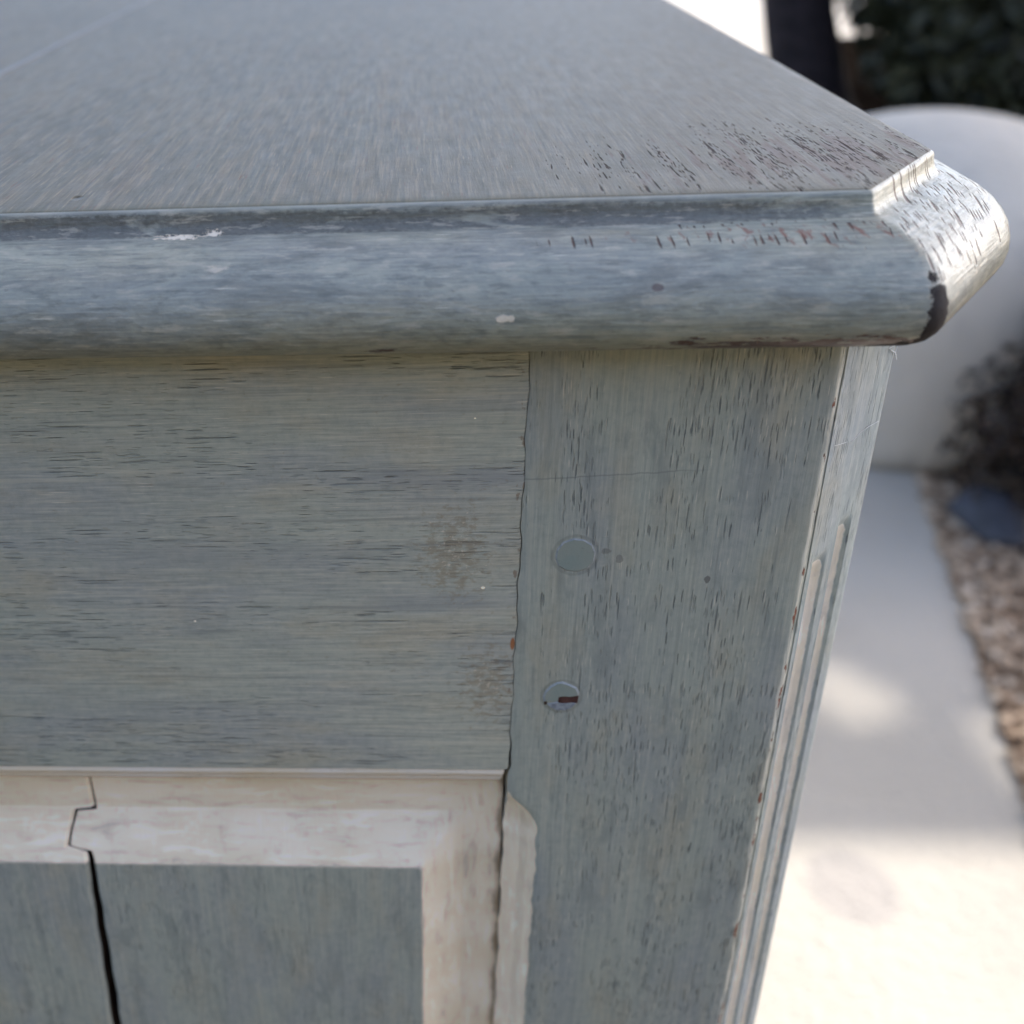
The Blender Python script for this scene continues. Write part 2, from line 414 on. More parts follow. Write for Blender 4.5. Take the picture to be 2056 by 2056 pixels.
    if mode in ('panel', 'stile'):
        # cream paint where the attribute says so, with a hand painted edge
        cr = T.attr("cream")
        e = T.noise(T.scl(uv, 240), 1.0, 4.0, 0.6)
        e2 = T.noise(T.scl(uv, (60, 900, 0)), 1.0, 3.0, 0.6)
        f = T.ss(cr + (e-0.5)*(0.30 if mode == 'panel' else 0.20) + (e2-0.5)*(0.22 if mode == 'panel' else 0.10), 0.45, 0.55)
        cw = T.noise(T.scl(ob, (28, 28, 60)), 1.0, 3.0)
        cc = T.mix(T.ss(cw, 0.36, 0.64), CREAM, WHITE) if mode == 'panel' else T.mix(T.ss(cw, 0.3, 0.8), CREAM, (0.46, 0.43, 0.40))
        cm = T.noise(T.scl(ob, (260, 260, 140)), 1.0, 5.0, 0.65)
        cc = T.mix(T.ss(cm, 0.54, 0.76)*0.55, cc, (0.30, 0.275, 0.26))
        cc = T.mix(T.ss(cm, 0.44, 0.26)*0.5, cc, (0.60, 0.585, 0.58))
        sm2 = T.noise(T.scl(T.vec(ox, oz), (330, 60, 0)), 1.0, 5.0, 0.68, dist=0.4)
        if mode == 'panel':
            smh = T.noise(T.scl(T.vec(ox, oz), (60, 330, 0)), 1.0, 5.0, 0.68, dist=0.5)
            side_ = T.ss(ox - oz*0.75, -0.0015, 0.0035)
            sm2 = sm2*side_ + smh*(1.0-side_)
        cc = T.mix(T.ss(sm2, 0.53, 0.66)*(0.50 if mode == 'panel' else 0.2), cc, (0.27, 0.255, 0.25))
        cc = T.mix(T.ss(sm2, 0.46, 0.36)*0.5, cc, (0.62, 0.61, 0.605))
        if mode == 'panel':
            ed = T.ss(cr, 1.0, 0.55)*0.32
            cc = T.mix(T.ss(sm2*0.7 + e*0.4 + ed, 0.66, 0.86)*0.6, cc, (0.24, 0.235, 0.24))
        if mode == 'stile':
            cc = T.mix(T.ss(e2, 0.50, 0.66)*0.22, cc, (0.24, 0.235, 0.225))
        if mode == 'panel':
            gr = T.attr("grime")
            cc = T.mix(T.ss(gr*0.80 + cm*0.5, 0.45, 0.95)*0.85, cc, (0.15, 0.11, 0.08))
        col = T.mix(f, col, cc)
        h = h + f*0.5
        if pores is not None:
            pores = pores*(1.0 - f*0.8)
    if pores is not None:
        h = h - pores*0.9
    gain = {'rail': 1.96, 'stile': 1.98, 'panel': 2.00, 'top': 0.56, 'edge': 1.46}[mode]
    wr_, wb_ = {'top': (1.26, 0.66), 'edge': (1.22, 0.75)}.get(mode, (1.20, 0.79))
    col = T.scl(col, (gain*wr_, gain*1.02, gain*wb_))
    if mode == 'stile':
        col = T.mix(T.ss(ox, 0.0660, 0.0672)*0.999, col, T.scl(col, (0.90, 1.0, 1.16)))  # cut corner painted cooler to carry the blue sky light on it
    k_rough = {'rail': 0.50, 'stile': 0.50, 'panel': 0.55, 'top': 0.50, 'edge': 0.42}[mode]
    rg = T.noise(T.scl(uv, (90, 260, 0)), 1.0, 3.0)*0.22 + (k_rough-0.11)
    if pores is not None:
        rg = rg + pores*0.25
    fine = T.noise(T.scl(ob, 2600), 1.0, 2.0)
    h = h + fine*0.14
    nrm = T.bump(h, {'rail': 0.00026, 'stile': 0.00028, 'panel': 0.00022, 'top': 0.00040, 'edge': 0.00034}[mode], 1.0)
    if mode == 'edge':
        rg = rg + knock*0.35
        T.b.inputs["Coat Weight"].default_value = 0.5
        T.b.inputs["Coat Roughness"].default_value = 0.26
        T.put(T.b.inputs["Coat Weight"], 0.28 - knock*0.28)
        T.put(T.b.inputs["Coat Normal"], nrm)
    return T.out(col, rg, nrm, {'top': 0.22, 'edge': 0.40}.get(mode, 0.42))

M_RAIL = paint("painted_oak_rail", 'rail')
M_STILE = paint("painted_oak_post", 'stile')
M_PANEL = paint("painted_oak_panel", 'panel')
M_TOP = paint("painted_oak_top", 'top')
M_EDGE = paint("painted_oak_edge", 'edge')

def bead_mat():
    T = NT("cream_painted_bead")
    uv, ob = T.uv(), T.obj()
    n = T.noise(T.scl(uv, (90, 1600, 0)), 1.0, 4.0)
    w = T.noise(T.scl(ob, (25, 25, 25)), 1.0, 2.0)
    c = T.mix(T.ss(w, 0.35, 0.65), (0.52, 0.47, 0.40), (0.53, 0.51, 0.51))
    c = T.mix(T.ss(n, 0.58, 0.75)*0.6, c, (0.27, 0.225, 0.17))
    m = T.noise(T.scl(ob, 700), 1.0, 4.0)
    c = T.mix(T.ss(m, 0.6, 0.75)*0.4, c, (0.30, 0.26, 0.21))
    x, y, z = T.xyz(ob)
    zz = z + (T.noise(T.scl(ob, (120, 0, 0)), 1.0, 3.0)-0.5)*0.0007
    dk = T.ss((zz+0.00290).abs(), 0.00075, 0.0001)*0.75
    dk = dk.max(T.ss((zz+0.00560).abs(), 0.0010, 0.0002))
    c = T.mix(dk*(0.70+T.ss(n, 0.4, 0.6)*0.3), c, (0.15, 0.112, 0.068))
    return T.out(T.scl(c, (1.75, 1.48, 1.12)), 0.5, T.bump(n + m*0.6, 0.00015), 0.4)
M_BEAD = bead_mat()

def wood_mat(name, c1, c2, rough=0.7):
    T = NT(name)
    ob = T.obj()
    n = T.noise(T.scl(ob, (500, 500, 60)), 1.0, 5.0, 0.65)
    return T.out(T.mix(T.ss(n, 0.3, 0.7), c1, c2), rough, T.bump(n, 0.0003), 0.3)
M_BARE = wood_mat("bare_dark_wood", (0.030, 0.018, 0.012), (0.13, 0.075, 0.045))
M_CHIP = wood_mat("split_red_wood", (0.045, 0.016, 0.013), (0.15, 0.062, 0.045))
M_FILL = wood_mat("pale_joint_filler", (0.20, 0.185, 0.165), (0.25, 0.235, 0.21), 0.5)

def peg_mat():
    T = NT("painted_peg")
    ob = T.obj()
    n = T.noise(T.scl(ob, (900, 900, 900)), 1.0, 4.0)
    w = T.noise(T.scl(ob, (150, 150, 150)), 1.0, 3.0)
    c = T.mix(T.ss(w, 0.35, 0.65), (0.205, 0.238, 0.238), (0.235, 0.25, 0.242))
    c = T.mix(T.ss(n, 0.62, 0.74)*0.5, c, (0.11, 0.125, 0.13))
    return T.out(T.scl(c, (1.62, 1.50, 1.20)), 0.5, T.bump(n, 0.00008), 0.5)
M_PEG = peg_mat()

def plain(name, c, rough=0.6, c2=None, scale=60, bump=0.0004, spec=0.4, tex=None):
    T = NT(name)
    ob = T.obj()
    n = T.noise(T.scl(ob, scale), 1.0, 5.0, 0.6)
    return T.out(T.mix(T.ss(n, 0.32, 0.68), c, c2 or tuple(a*0.75 for a in c)), rough, T.bump(n, bump), spec)

M_RIM = plain("peg_rim_highlight", (0.45, 0.43, 0.39), 0.5, (0.32, 0.32, 0.29), 900, 0.0001)  # pale rim puts the highlight along the peg edge into the paint
M_PALE = plain("pale_scuffed_paint", (0.45, 0.44, 0.42), 0.5, (0.22, 0.22, 0.23), 700, 0.0003)

# ------------------------------------------------------------------ object helpers
def empty(name, loc, label=None, cat=None, group=None):
    o = bpy.data.objects.new(name, None)
    o.location = loc
    o.empty_display_size = 0.1
    COL.objects.link(o)
    tag(o, label, cat, group)
    return o
def tag(o, label=None, cat=None, group=None, kind=None):
    if label: o['label'] = label
    if cat: o['category'] = cat
    if group: o['group'] = group
    if kind: o['kind'] = kind
    return o
def world_loc(o):
    v = Vector(o.location)
    while o.parent:
        o = o.parent
        v += Vector(o.location)
    return v
def link(name, me, mats, parent=None, smooth=None):
    o = bpy.data.objects.new(name, me)
    for m in (mats if isinstance(mats, (list, tuple)) else [mats]):
        me.materials.append(m)
    if smooth:
        me.shade_smooth()
        me.set_sharp_from_angle(angle=math.radians(smooth))
    COL.objects.link(o)
    if parent is not None:
        o.parent = parent
        o.location = -world_loc(parent)       # meshes are modelled in world coordinates
    return o
def mesh(name, verts, faces, uvs=None, attrs=None):
    me = bpy.data.meshes.new(name)
    me.from_pydata([tuple(v) for v in verts], [], faces)
    if uvs is not None:
        l = me.uv_layers.new(name="grain")
        for p in me.polygons:
            for li in p.loop_indices:
                l.data[li].uv = uvs[me.loops[li].vertex_index]
    for k, a in (attrs or {}).items():
        at = me.attributes.new(k, 'FLOAT', 'POINT')
        for i, val in enumerate(a):
            at.data[i].value = val
    me.validate()
    me.update()
    return me
def fix_normals(me):
    bm = bmesh.new(); bm.from_mesh(me)
    bmesh.ops.recalc_face_normals(bm, faces=bm.faces)
    bm.to_mesh(me); bm.free()
def box(name, lo, hi, mat, parent=None, bev=0.0, uvaxis=(0, 2)):
    bm = bmesh.new()
    bmesh.ops.create_cube(bm, size=1.0)
    for v in bm.verts:
        for i in range(3):
            v.co[i] = lo[i] + (v.co[i]+0.5)*(hi[i]-lo[i])
    if bev:
        bmesh.ops.bevel(bm, geom=bm.edges[:], offset=bev, segments=2, affect='EDGES')
    uvl = bm.loops.layers.uv.new("grain")
    for f in bm.faces:
        for l in f.loops:
            l[uvl].uv = (l.vert.co[uvaxis[0]], l.vert.co[uvaxis[1]])
    me = bpy.data.meshes.new(name)
    bm.to_mesh(me); bm.free()
    return link(name, me, mat, parent, 40 if bev else None)

# ------------------------------------------------------------------ ground
def ground_mat():
    T = NT("pale_concrete")
    ob = T.obj()
    a = T.noise(T.scl(ob, 3.0), 1.0, 5.0, 0.6)
    b = T.noise(T.scl(ob, 90), 1.0, 4.0, 0.6)
    c = T.mix(T.ss(a, 0.35, 0.65), (0.53, 0.47, 0.385), (0.58, 0.515, 0.425))
    c = T.mix(T.ss(b, 0.55, 0.75)*0.35, c, (0.42, 0.375, 0.32))
    st = T.blob(ob, (0.432, 0.668, GZ), (0.055, 0.062, 1.0))
    c = T.mix(T.ss(st + (a-0.5)*0.2, 0.0, 0.35)*0.5, c, (0.36, 0.32, 0.30))
    return T.out(c, 0.85, T.bump(b, 0.003), 0.3)
M_CONC = ground_mat()
M_SOIL = plain("dark_soil", (0.006, 0.0045, 0.0035), 0.95, (0.011, 0.008, 0.006), 30, 0.01, 0.0)
M_MULCH = plain("bark_mulch", (0.22, 0.15, 0.095), 0.9, (0.31, 0.215, 0.14), 25, 0.008, 0.2)

def sheet(name, pts, z, mat, kind='structure'):
    me = mesh(name, [(x, y, z) for x, y in pts], [tuple(range(len(pts)))])
    fix_normals(me)
    o = link(name, me, mat)
    if o.data.polygons[0].normal.z < 0:
        o.data.flip_normals()
    return tag(o, kind=kind)
sheet("ground", [(-60, -60), (60, -60), (60, 60), (-60, 60)], GZ-0.008, M_CONC)
# paved path beside the cabinet, its right edge follows the bed
sheet("path", [(-3, -4), (0.40, -0.40), (0.535, 0.25), (0.658, 0.775), (0.755, 1.20), (0.842, 1.60), (0.86, 2.0), (-3, 2.4)], GZ, M_CONC)
sheet("planting_bed", [(0.40, -0.40), (4.5, -1.5), (8.5, 3.0), (8.5, 6.35), (1.2, 5.95), (0.86, 2.0), (0.842, 1.60), (0.755, 1.20), (0.658, 0.775), (0.535, 0.25)], GZ-0.004, M_MULCH)
sheet("soil", [(0.45, 2.25), (0.87, 2.02), (8.3, 2.4), (8.3, 7.3), (2.1, 7.1), (1.75, 5.6), (1.32, 4.4), (0.5, 4.0)], GZ, M_SOIL)
M_LAWN = plain("low_bounce_lawn", (0.055, 0.055, 0.028), 0.9, (0.085, 0.078, 0.045), 40, 0.01, 0.1)  # unseen dark grass, added to cut light bounced up from the ground
sheet("added_lawn", [(-14, -14), (14, -14), (14, -1.9), (0.62, -0.42), (0.25, 0.10), (-14, 0.10)], GZ+0.004, M_LAWN)

# ------------------------------------------------------------------ slab on posts, added out of frame to shade cabinet and pot
RZ = 3.2
def shade_pt(x, y, zg=GZ):
    k = (RZ - zg)/SUNDIR.z
    return x + SUNDIR.x*k, y + SUNDIR.y*k
shade_slab = empty("added_shade_slab", (-1.5, 5.0, GZ), "white slab added out of view above the painted sideboard to cast shade", "shade_slab")
M_SLAB = plain("white_slab_paint", (0.78, 0.77, 0.75), 0.6, (0.70, 0.69, 0.67), 5)
XR = 4.72
RY = 0.25
ry0 = shade_pt(0, 0.763)[1]
ry1 = shade_pt(0, 5.5)[1]
holes = []                                    # gaps cut in the slab to drop spots of sun on the path
for a, b, c, d in ((0.485, 0.99, 0.595, 1.085), (0.52, 0.94, 0.63, 1.045), (0.68, 0.82, 0.84, 0.99), (0.70, 1.13, 0.76, 1.17)):
    holes.append((*shade_pt(a, b), *shade_pt(c, d)))
cuts = sorted({ry0, ry1, *[h[1] for h in holes], *[h[3] for h in holes]})
rects = [((1.2, RY), (XR, ry1)), ((-3.2, 2.3), (1.2, ry1))]
for ya, yb in zip(cuts, cuts[1:]):
    spans = sorted((h[0], h[2]) for h in holes if h[1] < (ya+yb)/2 < h[3])
    x = XR
    for a, b in spans:
        if a > x: rects.append(((x, ya), (a, yb)))
        x = max(x, b)
    rects.append(((x, ya), (9.2, yb)))
for lo, hi in rects:
    g = 0.0015
    box("shade_panel", (lo[0]+g, lo[1]+g, RZ), (hi[0]-g, hi[1]-g, RZ+0.05), M_SLAB, shade_slab)
for x, y in ((-3.0, 8.0), (9.0, 8.0), (1.35, 0.4), (9.0, 4.0), (-3.0, 2.45)):
    box("post", (x-0.06, y-0.06, GZ), (x+0.06, y+0.06, RZ-0.002), M_SLAB, shade_slab, 0.006)

# ------------------------------------------------------------------ sideboard
SB = empty("sideboard", (-0.17, 0.62, GZ), "weathered blue grey painted sideboard with moulded top and cream raised panel", "sideboard")

# moulded profile: outward offset from the arris, height
PROF = [(-.005, .147), (-.0015, .147), (-.0007, .14685), (-.00015, .14645), (.00012, .1458), (.0003, .1446), (.0008, .1432), (.0015, .1424), (.0026, .1420),
        (.0040, .1418), (.0064, .1411), (.0090, .1400), (.0117, .1386), (.0142, .1368), (.0162, .1348), (.0178, .1324), (.0187, .1298),
        (.0190, .1275), (.0187, .1252), (.0178, .1232), (.0163, .1215), (.0143, .1203), (.0118, .1197), (-.004, .1196)]
ZTOP, ZBOT = PROF[0][1], PROF[-1][1]
PV = [0.0]
for a, b in zip(PROF, PROF[1:]):
    PV.append(PV[-1] + math.hypot(b[0]-a[0], b[1]-a[1]))

def moulded_board(name, path, soft, umitre, back, parent):
    """path: plan polyline of the arris (outside on the right hand side), soft: corner rounding per inner vertex"""
    P = [Vector(p) for p in path]
    nrm = []
    for a, b in zip(P, P[1:]):
        d = (b-a).normalized()
        nrm.append(Vector((d.y, -d.x)))
    run = [0.0]
    for a, b in zip(P, P[1:]):
        run.append(run[-1] + (b-a).length)
    rings = []
    for (o, z), v in zip(PROF, PV):
        ring = []
        for i, p in enumerate(P):
            if i == 0:
                ring.append((p + nrm[0]*o, run[0]))
                # extra stations keep shading even
                for k in (0.25, 0.5, 0.75):
                    ring.append((P[0].lerp(P[1], k) + nrm[0]*o, run[1]*k))
            elif i == len(P)-1:
                for k in (0.1, 0.3, 0.6):
                    ring.append((P[i-1].lerp(P[i], k) + nrm[-1]*o, run[i-1] + (run[i]-run[i-1])*k))
                ring.append((p + nrm[-1]*o, run[-1]))
            else:
                m = nrm[i-1] + nrm[i]
                c = p + m*(o/(1 + nrm[i-1].dot(nrm[i])))
                r = soft[i-1][0] + soft[i-1][1]*max(o, 0)
                d0 = (P[i]-P[i-1]).normalized()
                d1 = (P[i+1]-P[i]).normalized()
                a, b = c - d0*r, c + d1*r
                for k in range(9):
                    t = k/8
                    q = a*(1-t)**2 + c*2*t*(1-t) + b*t*t
                    ring.append((q, run[i] + (t-0.5)*2*r))
        rings.append([(Vector((q.x, q.y, z)), (s - run[umitre], v)) for q, s in ring])
    n = len(rings[0])
    verts, uvs, faces, mi = [], [], [], []
    for rg in rings:
        for q, w in rg:
            verts.append(q); uvs.append(w)
    for i in range(len(rings)-1):
        for j in range(n-1):
            faces.append((i*n+j, i*n+j+1, (i+1)*n+j+1, (i+1)*n+j))
            mi.append(1 if i >= 2 else 0)
    last = (len(rings)-1)*n
    for base, z in ((0, ZTOP), (last, ZBOT)):
        extra = []
        for (bx, by) in back:
            extra.append(len(verts)); verts.append(Vector((bx, by, z))); uvs.append((bx, by))
        f = list(range(base, base+n)) + extra
        faces.append(tuple(f) if base else tuple(reversed(f)))
        mi.append(0)
        if base == 0: top_extra = extra
        else: bot_extra = extra
    # ends
    e0 = [i*n for i in range(len(rings))]
    e1 = [i*n+n-1 for i in range(len(rings))]
    chain_t = [n-1] + top_extra + [0]
    chain_b = [last+n-1] + bot_extra + [last]
    faces.append(tuple(e0)); mi.append(0)
    faces.append(tuple(reversed(e1))); mi.append(0)
    for a in range(len(chain_t)-1):
        faces.append((chain_t[a], chain_t[a+1], chain_b[a+1], chain_b[a])); mi.append(0)
    me = mesh(name, verts, faces, uvs)
    for p, k in zip(me.polygons, mi):
        p.material_index = k
    fix_normals(me)
    return link(name, me, [M_TOP, M_EDGE], parent, 50)

V1 = Vector((.0656, .0008)); V2 = Vector((.0898, .0340))
XJ = -0.1745                                  # joint between the two top boards
front_y = lambda x: V1.y - (x - V1.x)*(0.0045/0.20)*0.8
YB = 1.30
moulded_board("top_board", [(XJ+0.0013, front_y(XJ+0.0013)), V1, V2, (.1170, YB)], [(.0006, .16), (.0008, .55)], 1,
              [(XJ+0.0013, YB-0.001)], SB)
XL = -0.515
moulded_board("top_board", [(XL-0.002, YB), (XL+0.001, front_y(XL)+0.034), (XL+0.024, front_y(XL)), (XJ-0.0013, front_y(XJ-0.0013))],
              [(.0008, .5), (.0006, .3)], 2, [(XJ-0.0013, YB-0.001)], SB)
box("joint_filler", (XJ-0.00125, front_y(XJ)+0.002, ZBOT+0.001), (XJ+0.00125, YB-0.002, ZTOP+0.0003), M_FILL, SB)

# --- top rail with beaded lower edge
def jitter(i, amp, k=1.0):
    r = random.Random(int(i*7919*k) + 13)
    return (r.random()-0.5)*2*amp
def rail_mesh(x0, x1, z0, z1, thick, endfun):
    rows = 60
    V, U, F = [], [], []
    for i in range(rows+1):
        z = z0 + (z1-z0)*i/rows
        e = endfun(z)
        for (x, y) in ((x0, thick), (x0, 0.0), ((x0+x1)/2, 0.0), (e-0.0006, 0.0), (e, 0.0004), (e, thick)):
            V.append((x, y, z)); U.append((x, z))
    n = 6
    for i in range(rows):
        for j in range(n-1):
            F.append((i*n+j, i*n+j+1, (i+1)*n+j+1, (i+1)*n+j))
    F.append(tuple(range(n))); F.append(tuple(reversed(range(rows*n, rows*n+n))))
    me = mesh("rail", V, F, U)
    fix_normals(me)
    return me
def joint_x(z):                               # the wandering shrinkage crack between rail and post
    return 0.0009*z/0.1148 + 0.00022*math.sin(z*310) + 0.00014*math.sin(z*830+1)
gap = lambda z: 0.00006 + 0.00004*math.sin(z*95+2) + (0.00030 if z < 0.012 else 0.0)*(1-max(z, 0)/0.012)
rail = link("rail", rail_mesh(-0.345, 0.0, 0.0, ZBOT-0.0005, 0.022, lambda z: joint_x(z)-abs(gap(z))), M_RAIL, SB, 35)

def strip_x(name, prof, x0, x1, mat, parent, endshift=0.0):
    """sweep an open y/z profile along x, closed at the back"""
    V, U, F = [], [], []
    s = 0
    for k, (y, z) in enumerate(prof):
        if k: s += math.hypot(y-prof[k-1][0], z-prof[k-1][1])
        V += [(x0, y, z), (x1-0.0008-endshift*k, y, z), (x1-endshift*k, y+0.0007, z)]
        U += [(x0, s), (x1, s), (x1+0.0008, s)]
    n = len(prof)
    for k in range(n-1):
        for j in range(2):
            F.append((3*k+j, 3*k+j+1, 3*k+4+j, 3*k+3+j))
    F.append(tuple(3*k for k in range(n)))
    F.append(tuple(reversed([3*k+2 for k in range(n)])))
    F.append((0, 3*n-3, 3*n-2, 3*n-1, 2, 1))
    me = mesh(name, V, F, U)
    fix_normals(me)
    return link(name, me, mat, parent, 32)
def reed(cy, cz, r, a0, a1, n=7):
    return [(cy - r*math.cos(math.radians(a0+(a1-a0)*i/n)), cz + r*math.sin(math.radians(a0+(a1-a0)*i/n))) for i in range(n+1)]
bead_prof = [(0.012, -0.0001)] + reed(0.0014, -0.00150, 0.00140, 88, -60) + reed(0.0026, -0.00425, 0.00130, 60, -88) + [(0.0050, -0.00570), (0.012, -0.00570)]
strip_x("bead", bead_prof, -0.345, -0.0009, M_BEAD, rail, 0.00004)

# --- corner post with stopped chamfer on the inside and fluted cut corner on the outside
def stile_mesh(mirror=False, x_shift=0.0):
    zs = [ZBOT-0.0005]
    z = ZBOT-0.0005
    while z > -0.13:
        z -= 0.0012 if (-0.03 < z < 0.02 or 0.03 < z < 0.075) else 0.003
        zs.append(z)
    zs += [-0.2, -0.3, -0.45, GZ+0.0]
    V, U, F, CR, AR = [], [], [], [], []
    c = 0.0175
    nflute = 40
    ncols = None
    for z in zs:
        # inner stopped chamfer: 0 above, full width below, lamb's tongue between
        t = min(max((-0.0058 - z)/0.0155, 0), 1)
        f = t*t*(3-2*t)
        if t < 0.30: f *= 0.75
        xin = joint_x(z) + abs(gap(z))*(1 if z > 0 else 0.3)
        wch = 0.0081*f
        dch = 0.0062*f
        cols = [(xin, 0.030, 0, 0), (xin, dch + 0.0010, 0, 0)]
        # chamfer face
        for k in range(5):
            q = k/4
            cols.append((xin + wch*q + 0.00005*k, dch*(1-q) + 0.0002, 1.0 if f > 0.03 and q < 0.9 else (0.5 if f > .03 else 0.0), 0))
        cols.append((xin + wch + 0.0012, 0.0, 0.25 if f > 0.2 else 0.0, 0))
        cols.append((xin + wch + 0.0028, 0.0, 0.0, 0))
        wob = 0.00010*math.sin(z*240) + 0.00007*math.sin(z*620+2)
        for xx in (0.030, 0.050, 0.0615):
            cols.append((xx, 0.0, 0, 0))
        cols += [(0.0640+wob, 0.0, 0, 0.6), (0.0650+wob, 0.00012, 0, 1.0), (0.0656+wob, 0.00050, 0, 1.0), (0.0663+wob*0.5, 0.0012, 0, 0.7)]
        # flutes across the cut corner
        for k in range(nflute+1):
            uu = 0.06 + 0.90*k/nflute
            d = 0.0; cr = 0.0
            for (cu, hw, zt, dep) in ((0.270, 0.130, 0.0620, 0.0025), (0.660, 0.125, 0.0680, 0.0024)):
                a = (uu-cu)/hw
                st = min(max((zt - z)/0.0060, 0), 1)
                if abs(a) < 1.0:
                    d = dep*math.sqrt(1-a*a)*st
                    cr = min(1.0, st*1.3)*(1.0 - 0.55*abs(a)**3)*(1.0 if cu < 0.5 else 0.9)
                elif abs(a) < 1.15 and st > 0:
                    d = -0.00012
            off = d/math.sqrt(2)
            cols.append((0.0655 + c*uu - off, c*uu + off, cr, 0.0))
        cols += [(0.0655+c, c+0.0004, 0, 0.5), (0.0655+c, 0.060, 0, 0), (0.040, 0.060, 0, 0)]
        ncols = len(cols)
        s = 0
        for k, (x, y, cr, ar) in enumerate(cols):
            s = x if y < 0.002 else (0.0655 + math.hypot(x-0.0655, y))
            if k < 2: s = x - y
            V.append(((x_shift - x) if mirror else x, y, z)); U.append((z, s)); CR.append(cr); AR.append(ar)
    for i in range(len(zs)-1):
        for j in range(ncols):
            j2 = (j+1) % ncols
            F.append((i*ncols+j, i*ncols+j2, (i+1)*ncols+j2, (i+1)*ncols+j))
    F.append(tuple(range(ncols)))
    F.append(tuple(reversed(range((len(zs)-1)*ncols, len(zs)*ncols))))
    me = mesh("corner_post", V, F, U, {"cream": CR, "arris": AR})
    fix_normals(me)
    return me
post = link("corner_post", stile_mesh(), M_STILE, SB, 38)
link("corner_post", stile_mesh(True, -0.345), M_STILE, SB, 38)

# --- pegs
def disc(name, pts, y0, y1, mat, parent, cham=0.00055):
    n = len(pts)
    cx = sum(p[0] for p in pts)/n; cz = sum(p[1] for p in pts)/n
    V = [(x, y0, z) for x, z in pts]
    V += [(x, y1+cham*0.6, z) for x, z in pts]
    V += [(cx+(x-cx)*(1-cham/0.0049), y1, cz+(z-cz)*(1-cham/0.0049)) for x, z in pts]
    F = [tuple(range(2*n, 3*n))]
    for k in range(2):
        for i in range(n):
            j = (i+1) % n
            F.append((k*n+i, k*n+j, (k+1)*n+j, (k+1)*n+i))
    me = mesh(name, V, F)
    for q in list(me.polygons)[1+n:]:
        q.material_index = 1
    fix_normals(me)
    return link(name, me, [mat, M_RIM if mat in (M_PEG, M_PALE) else mat], parent)
def ring(cx, cz, rx, rz, n, ph=0.0, amp=0.03, a0=0, a1=360, seed=1):
    r = random.Random(seed)
    out = []
    full = a1-a0 >= 360
    for i in range(n if full else n+1):
        a = math.radians(a0 + (a1-a0)*i/n + ph)
        k = 1 + (r.random()-0.5)*2*amp
        out.append((cx + rx*k*math.cos(a), cz + rz*k*math.sin(a)))
    return out
disc("peg", ring(0.0132, 0.0651, 0.00495, 0.0048, 12, 8, 0.025, seed=3), 0.001, -0.00022, M_PEG, post)
# lower peg: split, its lower half broken away
pc = (0.0122, 0.0240)
disc("peg", [(pc[0]+a, pc[1]+b) for a, b in ((-.0043, -.0016), (-.0009, -.0015), (-.0008, -.0002), (.0008, .0002), (.0023, -.0001), (.0042, .0003), (.0044, .0012), (.0036, .0028), (.0019, .0038), (0, .0046), (-.0014, .0044), (-.0030, .0032), (-.0042, .0014), (-.0046, 0.0))],
     0.001, -0.00034, M_PEG, post)
disc("peg", [(pc[0]+a, pc[1]+b) for a, b in ((-.0036, -.0022), (-.0008, -.0016), (-.0004, -.0021), (.0040, -.0020), (.0030, -.0034), (.0012, -.0044), (-.0012, -.0042), (-.0030, -.0032))],
     0.001, -0.00028, M_PALE, post)['label'] = "broken lower half of the peg"
disc("peg_hole", [(pc[0]+a, pc[1]+b) for a, b in ((-.0009, -.0019), (.0006, -.0022), (.0024, -.0019), (.0041, -.0021), (.0042, .0002), (.0018, -.0001), (-.0009, .0000))],
     0.001, -0.00008, M_CHIP, post, 0.0001)
disc("peg_hole", [(pc[0]+a, pc[1]+b) for a, b in ((-.0042, -.0025), (-.0036, -.0026), (-.0034, -.0017), (-.0042, -.0016))],
     0.001, -0.00012, M_BARE, post, 0.0001)

# --- raised panel in two split boards
YM, YF = 0.0082, 0.0016
ZB = -0.58
def ph(x, z, xr, xl):
    """y of the panel face: margin, bevel, field"""
    def f(d, m, b):
        if d < m: return YM, 0.0
        if d < m+b: return YM-0.00008 + (YF-YM+0.00008)*(d-m)/b, (d-m)/b
        return YF, 2.0
    a = f(-0.0040 - z, 0.0182, 0.0158)
    r = f(xr - x, 0.0105, 0.0119)
    l = f(x - xl, 0.0105, 0.0119)
    b = f(z - ZB, 0.0180, 0.0158)
    return max((a, r, l, b), key=lambda s: s[0])
def lerp_poly(pts, z):
    for (x0, z0), (x1, z1) in zip(pts, pts[1:]):
        if z1 <= z <= z0:
            return x0 + (x1-x0)*((z0-z)/max(z0-z1, 1e-9))
    return pts[-1][0]
PL = [(-.11490, -.003), (-.11535, -.0128), (-.11550, -.0222), (-.12110, -.02285), (-.12200, -.0265), (-.12290, -.0292), (-.12365, -.0325), (-.12395, -.03345), (-.11960, -.0344), (-.11840, -.03495), (-.11790, -.0372), (-.11815, -.0440), (-.11865, -.0500), (-.11870, -.0570), (-.11930, -.0640), (-.11935, -.0720), (-.12005, -.0830), (-.12015, -.0930), (-.12075, -.1020), (-.1209, -.111), (-.1225, -.20), (-.1215, -.40), (-.1200, ZB-0.01)]
PR = [(-.11440, -.003), (-.11500, -.0128), (-.11485, -.0230), (-.12040, -.02355), (-.12150, -.0268), (-.12225, -.0290), (-.12300, -.0327), (-.12285, -.03300), (-.11900, -.0339), (-.11700, -.0344), (-.11625, -.0370), (-.11630, -.0430), (-.11655, -.0490), (-.11640, -.0560), (-.11690, -.0640), (-.11680, -.0740), (-.11735, -.0830), (-.11730, -.0940), (-.11800, -.1030), (-.1180, -.111), (-.1195, -.20), (-.1195, -.40), (-.1195, ZB-0.01)]
XPR, XPL = -0.0006, -0.3444
